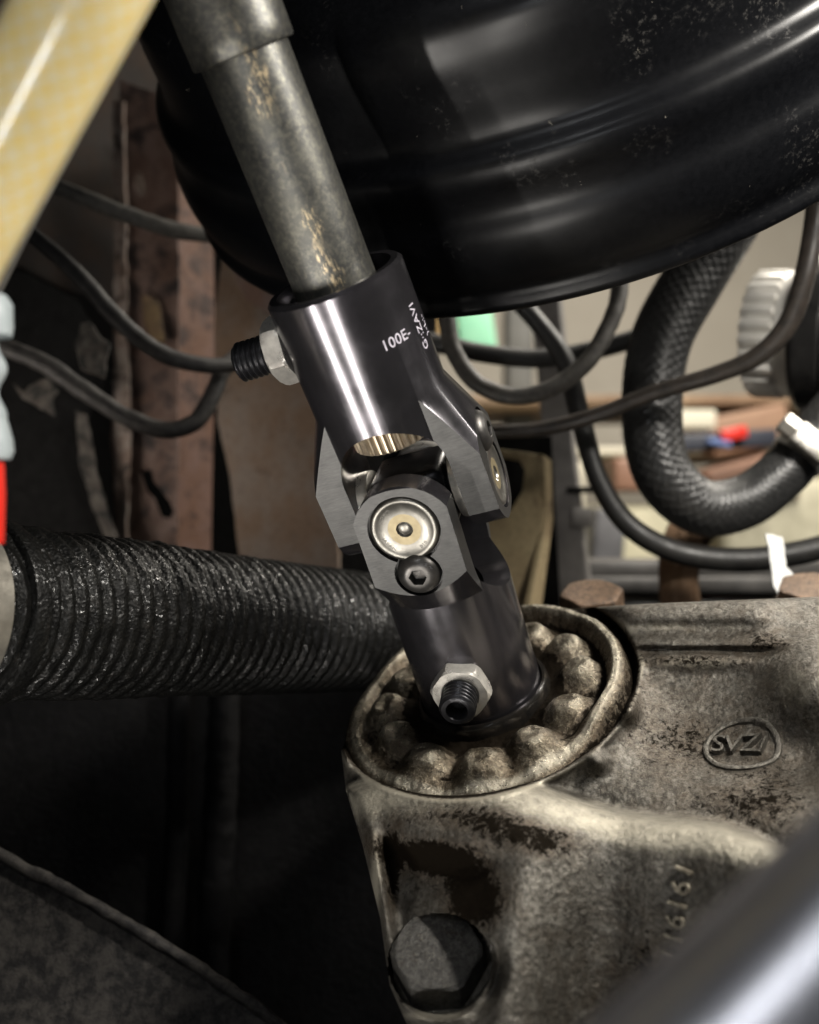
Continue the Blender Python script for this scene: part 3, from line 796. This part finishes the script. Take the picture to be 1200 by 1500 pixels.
child('collar', polar('collar', [(34*kk, 0), (47*kk, 3*kk), (49*kk, 18*kk), (48*kk, 50*kk), (40*kk, 62*kk), (30*kk, 64*kk)], 48), WPL, fit, frame(P(-32, 494, .17), (0, 0, 1), (1, 0, 0)))
child('ribbed_stem', polar('ribbed_stem', [((34+6*math.sin(z/11))*kk, z*kk) for z in range(0, 140, 4)], 48), WPL, fit, frame(P(-32, 625, .17), (0, 0, 1), (1, 0, 0)))
child('end_collar', polar('end_collar', [(30*kk, -3*kk), (45*kk, 0), (50*kk, 12*kk), (48*kk, 30*kk), (38*kk, 66*kk)], 48), WPL, fit, frame(P(-32, 672, .17), (.0, 0, 1), (1, 0, 0)))
child('red_tube', polar('red_tube', [(36*kk, -120*kk), (38*kk, -50*kk), (36*kk, 0)], 48), REDP, fit, frame(P(-32, 676, .17), (0, 0, 1), (1, 0, 0)))

bar = tube('black_bar', ppath([(200, 2400, .069, 185), (820, 1800, .075, 175), (1150, 1490, .078, 170), (1480, 1160, .081, 165), (2200, 440, .088, 155)]), seg=64)
tag(obj('black_bar', bar, simple('satin_black_bar', (.24, .24, .26), (.30, .30, .32), (.30, .38), .9, 100, .1)),
    'satin black round bar, blurred in the bottom right foreground', 'bar')

# ------------------------------------------------------------------ left: body structure
PANELGREY = m_rust('dull_grey_panel', (.085, .075, .068), (.10, .075, .06), (.05, .04, .033), 70, .62)
PINK = m_rust('faded_primer_panel', (.105, .07, .058), (.068, .038, .027), (.014, .009, .008), 75, .50)
BROWN = m_rust('brown_primer_panel', (.165, .132, .108), (.15, .10, .066), (.07, .048, .034), 50, .60)
BLACKP = simple('black_undercoat', (.0025, .0025, .0025), (.007, .007, .007), (.7, .9), 0, 260, .8, 700, .5*mm, .08)
SPLAT = m_rust('dusty_undercoat', (.065, .058, .05), (.035, .028, .023), (.006, .006, .005), 200, .46)
def thing_sheet(name, rows, thick, mat, label, cat, **kw):
    m = sheet(name, rows, thick, **kw); c = m.vertices[0].co.copy()
    o = obj(name, m, mat); return tag(o, label, cat)
thing_sheet('inner_fender', ((120, 300, .52), (.15, -1, .05), [(-60, -60), (300, -60), (300, 520), (235, 520), (160, 445), (95, 425), (30, 390), (-60, 380)]), 2*mm, PANELGREY,
            'dull grey inner fender sheet behind the left cables', 'body panel')
pil = empty('frame_pillar', P(230, 520, .50), 'rusty pink primer frame pillar between the dark wheel arch and brown panel', 'frame pillar')
def ps(name, rows, thick, mat, **kw): return child(name, sheet(name, rows, thick, **kw), mat, pil)
ps('front_face', ((215, 500, .49), (-.05, -1, .03), [(178, 120), (262, 150), (262, 430), (258, 820), (215, 840), (172, 800), (165, 640), (175, 400)]), 2*mm, PINK,
   holes=[[(200, 250), (211, 255), (215, 275), (208, 292), (199, 280), (197, 262)], [(172, 540), (188, 534), (196, 545), (194, 566), (184, 584), (172, 578)],
          [(204, 690), (222, 684), (228, 706), (248, 730), (258, 748), (250, 764), (236, 758), (226, 732), (214, 720)]], wob=.5*mm)
ps('side_face', ((275, 500, .50), (.75, -.65, .0), [(262, 150), (306, 170), (312, 480), (306, 820), (258, 830), (262, 430)]), 2*mm, m_rust('rust_streaked_side', (.12, .07, .055), (.10, .05, .03), (.03, .016, .012), 55, .50))
ps('edge_flange', ((160, 500, .485), (-.25, -1, .05), [(168, 150), (182, 150), (186, 470), (190, 640), (186, 800), (172, 800), (168, 560), (170, 350)]), 1.5*mm,
   m_rust('flaked_flange', (.20, .17, .15), (.14, .10, .08), (.035, .025, .02), 120, .50), wob=.8*mm)
ps('torn_flap', ((225, 480, .482), (.4, -1, .3), [(208, 432), (232, 444), (240, 500), (222, 498), (212, 470)]), 1.2*mm, m_rust('ochre_rust', (.12, .08, .035), (.08, .045, .02), (.03, .018, .012), 80, .5))
thing_sheet('brown_bulkhead', ((440, 650, .46), (-.20, -1, .10), [(316, 480), (330, 360), (420, 400), (480, 470), (500, 900), (620, 860), (620, 1100), (330, 1100), (356, 840), (340, 700), (322, 620)]), 3*mm, BROWN,
            'plain brown primer panel behind the joint, left of its fork', 'body panel', wob=.4*mm)
thing_sheet('gusset_plate', ((350, 380, .47), (-.35, -1, -.15), [(288, 285), (335, 300), (380, 360), (420, 430), (410, 480), (378, 468), (345, 400), (310, 340)]), 2.5*mm,
            m_rust('mauve_rust', (.15, .11, .10), (.12, .07, .05), (.03, .02, .018), 60, .55), 'mottled rusty gusset tucked between drum and joint', 'bracket', wob=.5*mm)
thing_sheet('wheel_arch', ((120, 600, .47), (.25, -1, .12), [(-60, 380), (40, 405), (110, 440), (150, 500), (150, 560), (115, 640), (130, 720), (172, 810), (-60, 820)]), 2*mm, BLACKP,
            'black wheel arch opening sheet beside the frame pillar', 'body panel', wob=.6*mm)
thing_sheet('arch_lip', ((140, 690, .465), (.35, -1, .1), [(113, 604), (126, 608), (138, 680), (160, 760), (176, 800), (160, 800), (136, 740), (118, 680)]), 1.5*mm, SPLAT,
            'thin dusty lip along the black wheel arch edge', 'trim', wob=.7*mm)
thing_sheet('dark_backing', ((200, 600, .60), (0, -1, 0), [(-1100, -700), (640, -700), (640, 1700), (-1100, 1700)]), 2*mm, BLACKP, 'black firewall sheet deep behind the left panels', 'body panel')
def cable(name, rows, mat, label, cat='cable', seg=20, disp=None, step=1.5*mm):
    return tag(obj(name, tube(name, ppath(rows), seg=seg, step=step, disp=disp), mat), label, cat)
def lump(a): return lambda s_, th, R: a*R*fbm(s_*300+0*th, np.cos(th)*1.2, np.sin(th)*1.2, 4, 3)
cable('brake_line', [(40, 255, .40, 12), (90, 276, .40, 12), (180, 312, .405, 12), (260, 338, .41, 12), (335, 346, .42, 11), (400, 346, .43, 11)], DUSTY, 'dusty grey line crossing high on the left fender', disp=lump(.05))
cable('wiring_cable', [(-20, 295, .37, 12), (48, 345, .37, 12), (112, 400, .37, 12.5), (180, 475, .37, 13), (238, 518, .372, 13), (300, 535, .377, 12), (350, 532, .385, 12), (420, 520, .40, 12)], simple('dusty_black_rubber', (.012, .011, .011), (.038, .035, .032), (.5, .7), 0, 350, .5, 1200, .15*mm),
      'black cable ending behind the threaded screw at left', disp=lump(.05))
cable('drooping_cable', [(-20, 500, .38, 13), (60, 530, .38, 14), (120, 570, .38, 14), (180, 608, .38, 13), (240, 630, .38, 13), (285, 618, .382, 13), (310, 582, .385, 13), (326, 545, .39, 12), (352, 520, .405, 12), (420, 505, .43, 12)],
      simple('dusty_black_hose', (.012, .011, .011), (.055, .05, .045), (.5, .7), 0, 260, .5, 1200, .15*mm), 'drooping dusty black cable bent up at its right end', disp=lump(.07))
tag(obj('ragged_bracket', sheet('ragged_bracket', ((130, 520, .40), (.3, -1, .2), [(118, 478), (132, 474), (142, 490), (162, 508), (150, 552), (120, 540), (112, 505)]), 3*mm, wob=.8*mm), SPLAT), 'small torn dark bracket between the two left cables', 'bracket')
tag(obj('mud_fleck', sheet('mud_fleck', ((60, 580, .44), (.1, -1, .2), [(24, 568), (36, 576), (52, 562), (70, 556), (78, 566), (86, 572), (78, 582), (76, 608), (58, 596), (34, 582)]), 1.5*mm, wob=.8*mm), SPLAT), 'triangular dried mud patch on the black wheel arch', 'mud')

# ------------------------------------------------------------------ lower left: cross member and diagonal beam
DARKX = simple('tarred_crossmember', (.004, .004, .0045), (.012, .0115, .012), (.6, .85), 0, 200, .9, 500, .6*mm, .2)
xm = empty('cross_member', P(250, 1250, .42), 'nearly black cross member face below the bellows', 'cross member')
child('web', sheet('web', ((250, 1250, .42), (.05, -1, .2), [(-300, 1010), (660, 960), (760, 1560), (760, 1800), (-300, 1800)]), 3*mm), DARKX, xm)
child('rib', tube('rib', ppath([(330, 980, .415, 22), (322, 1200, .405, 24), (300, 1600, .39, 26)]), seg=20, disp=lump(.08)), DARKX, xm)
child('rib', tube('rib', ppath([(262, 1000, .418, 16), (258, 1250, .408, 17), (240, 1600, .395, 18)]), seg=20, disp=lump(.08)), DARKX, xm)
def m_beam():
    k = NT('dirty_beam_paint')
    a = k.noise(220, 9, .75, dist=.3); b = k.noise(1400, 5, .7); c = k.noise(38, 4)
    col = k.mix(k.ramp(a, [(.42, 0), (.58, 1)]), (.010, .009, .009), (.052, .047, .042))
    sc_ = k.ramp(k.noise(1.0, 3, .5, k.scale((60, 60, 1100), (0, .9, .3))), [(.70, 0), (.76, 1)])
    col = k.mix(k.math('MULTIPLY', sc_, k.ramp(c, [(.5, 0), (.6, .7)])), col, (.25, .24, .21))
    col = k.mix(k.ramp(b, [(.64, 0), (.74, .7)]), col, (.10, .09, .075))
    k.bump(k.math('ADD', a, b), .9, .3*mm)
    return k.out(col, k.ramp(b, [(.3, .55), (.7, .8)]), 0.0, .35)
BEAM = m_beam()
dbm = empty('diagonal_beam', P(100, 1420, .30), 'dirty grey beam slanting across the bottom left corner', 'beam')
child('face', sheet('face', ((150, 1420, .30), (.1, -1, .35), [(-200, 1140), (0, 1262), (120, 1322), (240, 1392), (330, 1450), (400, 1500), (520, 1600), (-200, 1800)]), 4*mm, wob=.5*mm), BEAM, dbm)
child('edge_bead', tube('edge_bead', ppath([(-200, 1130, .305, 9), (0, 1252, .303, 9), (120, 1315, .30, 9), (240, 1386, .298, 9), (330, 1444, .297, 9), (400, 1494, .296, 9), (520, 1594, .295, 9)]), seg=16, disp=lump(.2)), BEAM, dbm)

# ------------------------------------------------------------------ right: cables, hose, pump
cable('looped_cable', [(645, 330, .36, 13), (655, 465, .36, 13), (668, 520, .36, 13), (700, 562, .358, 13), (750, 580, .356, 13), (805, 570, .356, 13), (860, 530, .358, 13), (893, 475, .362, 13), (908, 420, .366, 13), (905, 330, .37, 13)], simple('cracked_rubber', (.02, .019, .018), (.075, .068, .058), (.5, .7), 0, 400, .6, 1200, .2*mm), 'U shaped cable looping down just right of the joint hub', disp=lump(.05))
cable('sagging_cable', [(560, 490, .42, 14), (640, 503, .42, 14), (710, 518, .42, 14), (790, 525, .42, 14), (870, 513, .42, 14), (960, 486, .42, 14), (1020, 460, .43, 14)], RUBBER, 'thick black cable sagging behind the U shaped loop')
cable('long_cable', [(660, 330, .40, 14), (740, 420, .40, 14), (790, 475, .40, 14), (828, 530, .398, 15), (850, 610, .395, 15), (876, 700, .39, 15), (920, 768, .388, 16), (990, 808, .386, 17), (1080, 820, .384, 18), (1170, 810, .38, 18), (1280, 780, .375, 18)], RUBBER, 'black cable sweeping down and out to the right edge above the gearbox')
cable('swept_cable', [(600, 632, .375, 10), (720, 632, .372, 10), (800, 627, .37, 11), (880, 606, .365, 11.5), (960, 575, .36, 12), (1050, 548, .352, 13), (1112, 520, .345, 14), (1156, 472, .34, 15), (1180, 400, .335, 15), (1195, 310, .335, 15), (1200, 220, .335, 15)], simple('scuffed_rubber', (.02, .018, .016), (.05, .04, .033), (.35, .55), 0, 300, .4, 1200, .12*mm), 'black cable rising in a long sweep to the upper right')

def braid(s_, th, R):
    k = 14; q = R*2*math.pi/k*.9
    u_ = s_/q; a_ = th/(2*math.pi)*k
    p1 = np.abs(((u_+a_) % 2)-1); p2 = np.abs(((u_-a_) % 2)-1)
    over = (np.floor((u_+a_)/1)+np.floor((u_-a_)/1)) % 2
    return R*.045*np.where(over > .5, np.sqrt(np.clip(1-(2*p1-1)**2, 0, 1)), np.sqrt(np.clip(1-(2*p2-1)**2, 0, 1)))
bh = [(1130, 180, .42, 44), (1075, 310, .40, 44), (1015, 410, .395, 44), (968, 500, .39, 43), (955, 600, .387, 42), (970, 690, .385, 41), (1025, 742, .385, 40), (1090, 735, .385, 38), (1145, 695, .385, 36), (1180, 655, .385, 35), (1235, 590, .385, 35)]
tag(obj('braided_hose', tube('braided_hose', ppath(bh), seg=140, step=.35*mm, disp=braid), BRAID), 'thick black braided hose curling in a J on the right', 'hose')
clp = empty('hose_clamp', P(1170, 665, .37), 'silver worm drive clamp on the braided hose end', 'hose clamp')
cax = (P(1180, 655, .385)-P(1145, 695, .385)).normalized()
MCp = frame(P(1176, 660, .385), cax, (-.4, -.6, -.3))
kc = .385/F
child('band', polar('band', [(37*kc, -16*kc), (40*kc, -16*kc), (40*kc, 16*kc), (37*kc, 16*kc)], 64), NICKEL, clp, MCp)
child('worm_housing', boxm('worm_housing', (36*kc, -30*kc, -17*kc), (66*kc, 28*kc, 17*kc), 4*kc, 3), NICKEL, clp, MCp)
child('worm_screw', polar('worm_screw', [(np.minimum(hexr(15*kc, 48), 16.5*kc), 30*kc), (np.minimum(hexr(15*kc, 48), 16.5*kc), 50*kc), (12*kc, 53*kc), (3*kc, 50*kc)], 48), NICKEL, clp, MCp @ T((52*kc, 0, 0)) @ AX['-y'])

pump = empty('ribbed_pump', P(1160, 500, .43), 'ribbed bright aluminium pump end behind the rising cable at right', 'pump')
pax = nrm((-.80, .55, .10)); kp = .43/F
MP = frame(P(1172, 490, .43), pax, (0, 0, 1))
sgp = 26*8; q_ = np.arange(sgp)/8 % 1.0; tp = np.clip((.5-np.abs(q_-.5))*5-.7, 0, 1)
ALU = simple('bright_aluminium', (.74, .72, .67), (.86, .84, .80), (.28, .42), .35, 200, .15)
child('ribbed_cap', polar('ribbed_cap', [((80+0*tp)*kp, 12*kp), ((86+8*tp)*kp, 18*kp), ((86+8*tp)*kp, 58*kp), ((84+5*tp)*kp, 64*kp), (60*kp, 66*kp), (5*kp, 62*kp)], sgp, angle=40), ALU, pump, MP)
child('flange', polar('flange', [(70*kp, -60*kp), (112*kp, -58*kp), (118*kp, -50*kp), (118*kp, -18*kp), (112*kp, -10*kp), (100*kp, -8*kp), (80*kp, -7.5*kp)], 96), simple('pump_black', (.015, .015, .016), (.035, .034, .033), (.25, .4), .4, 200, .2), pump, MP)
child('neck', polar('neck', [(99*kp, -9*kp), (98*kp, -4*kp), (93*kp, 6*kp), (91*kp, 15*kp), (80*kp, 16*kp)], 96), ALU, pump, MP)
child('rim_ring', polar('rim_ring', [(112*kp, -64*kp), (121*kp, -64*kp), (122*kp, -61*kp), (119*kp, -58*kp), (112*kp, -58*kp)], 96), ALU, pump, MP)
child('rear_body', polar('rear_body', [(60*kp, -190*kp), (90*kp, -180*kp), (96*kp, -90*kp), (108*kp, -66*kp)], 64), simple('pump_grey', (.12, .12, .11), (.22, .21, .19), (.3, .5), .7, 160, .3), pump, MP)
for i in range(5):
    t = .5+i*2*math.pi/5
    child('flange_bolt', bolt_head('pump_bolt', 9*kp, 12*kp, False), ALU, pump, MP @ T((104*kp*math.cos(t), 104*kp*math.sin(t), -64*kp)) @ Matrix.Rotation(math.pi, 4, 'X'))

# brackets between gearbox and garage
obr = empty('olive_bracket', P(760, 770, .42), 'olive painted bracket with a dark opening right of the joint', 'bracket')
OLIVE = m_rust('olive_paint', (.26, .21, .12), (.20, .15, .085), (.07, .05, .03), 60, .58)
child('plate', sheet('plate', ((760, 770, .42), (-.4, -1, .1), [(690, 655), (792, 668), (802, 690), (798, 760), (770, 900), (690, 920)]), 3*mm,
      holes=[[(712, 664), (764, 674), (772, 690), (768, 720), (746, 756), (728, 700)]], wob=.2*mm), OLIVE, obr)
child('flange', sheet('flange', ((795, 770, .415), (.8, -.6, .0), [(792, 668), (803, 676), (806, 760), (786, 910), (770, 900), (798, 760)]), 2*mm), OLIVE, obr)
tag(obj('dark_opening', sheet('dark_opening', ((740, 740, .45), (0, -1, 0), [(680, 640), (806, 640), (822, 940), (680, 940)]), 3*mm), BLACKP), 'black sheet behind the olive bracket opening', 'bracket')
POSTM = simple('grey_post_paint', (.11, .105, .10), (.17, .162, .155), (.4, .6), .1, 160, .3)
pst = empty('steel_post', P(830, 700, .50), 'dark grey steel post standing behind the cables', 'post')
child('post', sheet('post', ((830, 700, .50), (-.3, -1, 0), [(782, 420), (818, 420), (838, 640), (866, 890), (812, 890), (800, 640)]), 10*mm, bevel=1*mm), POSTM, pst)
child('clip', boxm('clip', (0, 0, 0), (14*mm, 8*mm, 3*mm), .6*mm), BLACKP, pst, T(P(832, 722, .49)))
child('clip', boxm('clip', (0, 0, 0), (10*mm, 8*mm, 9*mm), .8*mm), POSTM, pst, T(P(838, 772, .49)))
rail = empty('frame_rail', P(1000, 850, .52), 'dark grey horizontal frame rail above the gearbox edge', 'frame rail')
RAILM = simple('rail_paint', (.06, .058, .056), (.11, .105, .10), (.35, .5), .2, 100, .2)
a0 = P(800, 862, .52); b0 = P(1320, 862, .50)
def railbox(name, y0, y1, d0, d1, m): return child(name, boxm(name, (P(800, y1, d0).x, d0, P(800, y1, d0).z), (P(1330, y0, d0).x, d1, P(1330, y0, d0).z), 1.2*mm), m, rail)
railbox('top_step', 822, 846, .525, .56, RAILM); railbox('rail_face', 846, 868, .518, .55, RAILM)
railbox('lower_channel', 878, 960, .53, .56, simple('lower_channel_paint', (.10, .105, .105), (.16, .165, .165), (.35, .5), .3, 100, .2))
railbox('shadow_gap', 868, 878, .545, .56, BLACKP)

# frayed brown strap
strap = tube('frayed_strap', ppath([(1040, 760, .44, 26), (1012, 780, .43, 30), (998, 815, .425, 28), (995, 860, .42, 27), (1000, 930, .42, 28)]), seg=60, step=1*mm,
             disp=lambda s_, th, R: R*.16*vnoise(np.cos(th)*7, np.sin(th)*7, s_*40, 8))
tag(obj('frayed_strap', strap, m_rust('tan_fibre', (.28, .18, .11), (.20, .12, .07), (.06, .035, .02), 90, .6)), 'frayed tan fibre strap hanging under the braided hose', 'strap')
tag(obj('paper_scrap', sheet('paper_scrap', ((1155, 845, .36), (.2, -1, .2), [(1122, 782), (1146, 788), (1150, 830), (1166, 845), (1160, 858), (1142, 876), (1133, 858), (1130, 830)]), .5*mm, bevel=.1*mm, wob=.4*mm),
        simple('crumpled_white', (.6, .6, .58), (.8, .8, .78), (.4, .6), 0, 120, .6, 200, 1*mm)), 'crumpled white scrap hanging from the cable at right', 'scrap')

# ------------------------------------------------------------------ garage behind
wall = tag(obj('garage_wall', boxm('garage_wall', (-.2, 1.5, -.9), (1.7, 1.55, 1.2)), simple('cream_wall', (.50, .46, .39), (.58, .54, .46), (.6, .8), 0, 9, .1)), 'cream painted garage wall far behind the engine bay', 'wall', kind='structure')
CREAM = simple('cream_box', (.55, .52, .42), (.66, .62, .50), (.5, .7), 0, 30, .1)
GREENP = simple('mint_card', (.22, .55, .36), (.30, .64, .43), (.5, .7), 0, 40, .1)
shelf = empty('garage_shelf', P(1000, 640, 1.1), 'wooden garage shelf with clutter, out of focus behind the hoses', 'shelf')
WOOD = m_rust('shelf_wood', (.30, .22, .15), (.20, .13, .08), (.07, .045, .03), 20, .6)
def shelfbox(name, x0, y0, x1, y1, d, t, m, par=shelf, bev=1.5*mm):
    lo = P(x0, y1, d); hi = P(x1, y0, d); return child(name, boxm(name, (lo.x, d, lo.z), (hi.x, d+t, hi.z), bev), m, par)
shelfbox('board', 600, 578, 1400, 592, 1.05, .25, WOOD)
shelfbox('board', 600, 655, 1400, 666, 1.05, .25, CREAM)
shelfbox('board', 600, 900, 1400, 930, 1.0, .30, WOOD)
def clutter(name, x0, y0, x1, y1, d, t, m, label, cat, rot=0.0):
    lo = P(x0, y1, d); hi = P(x1, y0, d); c = (lo+hi)/2; h = (hi-lo)/2
    o = obj(name, boxm(name, (-h.x, 0, -h.z), (h.x, t, h.z), min(h.x, h.z)*.25, 3), m, None, T(c) @ Matrix.Rotation(rot, 4, 'Y'))
    return tag(o, label, cat)
clutter('mint_card', 668, 440, 724, 520, .95, .02, GREENP, 'mint green card showing just right of the joint hub', 'card', -.15)
clutter('tan_lever', 628, 462, 664, 500, .90, .02, simple('tan_plastic', (.40, .26, .10), (.50, .34, .15), (.4, .6), 0, 40, .1), 'small tan piece between hub and mint green card', 'clutter', .5)
clutter('cream_box', 700, 668, 860, 880, 1.0, .12, CREAM, 'pale cream box behind the grey steel post', 'box')
clutter('low_cream_box', 880, 740, 1010, 900, .98, .12, simple('yellowed_box', (.50, .47, .33), (.62, .58, .42), (.5, .7), 0, 30, .1), 'yellowed box low behind the long black cable', 'box')
clutter('right_cream_box', 1060, 700, 1330, 850, 1.0, .12, simple('mottled_box', (.36, .34, .25), (.58, .55, .42), (.5, .7), 0, 60, .1), 'mottled pale box low at the right edge', 'box')
clutter('brown_box', 1040, 600, 1160, 660, 1.02, .1, simple('brown_card', (.24, .14, .09), (.32, .20, .13), (.6, .8), 0, 40, .1), 'brown cardboard piece on the shelf under the pump', 'box', -.2)
clutter('brown_sack', 1040, 672, 1170, 745, .99, .1, simple('red_brown_card', (.22, .12, .08), (.30, .17, .12), (.6, .8), 0, 40, .1), 'reddish brown block inside the curl of the braided hose', 'block', -.25)
clutter('dark_tool', 980, 632, 1140, 658, .94, .02, simple('tool_black', (.015, .018, .03), (.03, .035, .05), (.4, .6), 0, 60, .1), 'dark hand tool lying on the shelf inside the hose curl', 'tool', -.06)
clutter('red_grip', 1058, 626, 1096, 644, .925, .02, REDP, 'small red grip on the dark hand tool', 'grip', -.2)
clutter('blue_strip', 1040, 644, 1072, 652, .925, .02, simple('blue_plastic', (.10, .16, .35), (.14, .2, .42), (.4, .6), 0, 40, .1), 'small blue strip under the red grip', 'strip', .2)
clutter('red_brown_can', 900, 670, 970, 720, .97, .06, simple('can_brown', (.20, .10, .06), (.26, .14, .09), (.4, .6), 0, 40, .1), 'rusty brown can just left of the braided hose', 'can')
clutter('grey_bottle', 868, 745, 915, 870, .9, .05, simple('bottle_grey', (.08, .08, .085), (.14, .14, .15), (.4, .6), 0, 40, .1), 'dark grey bottle behind the long cable beside the post', 'bottle', .08)
clutter('stacked_sheet', 960, 600, 1050, 628, 1.0, .15, CREAM, 'pale flat box on the shelf inside the hose curl', 'box')
clutter('tall_divider', 742, 440, 782, 900, 1.15, .05, simple('divider_grey', (.07, .07, .065), (.11, .11, .10), (.5, .7), 0, 40, .1), 'dark shelf divider far behind the cables near the mint card', 'divider')
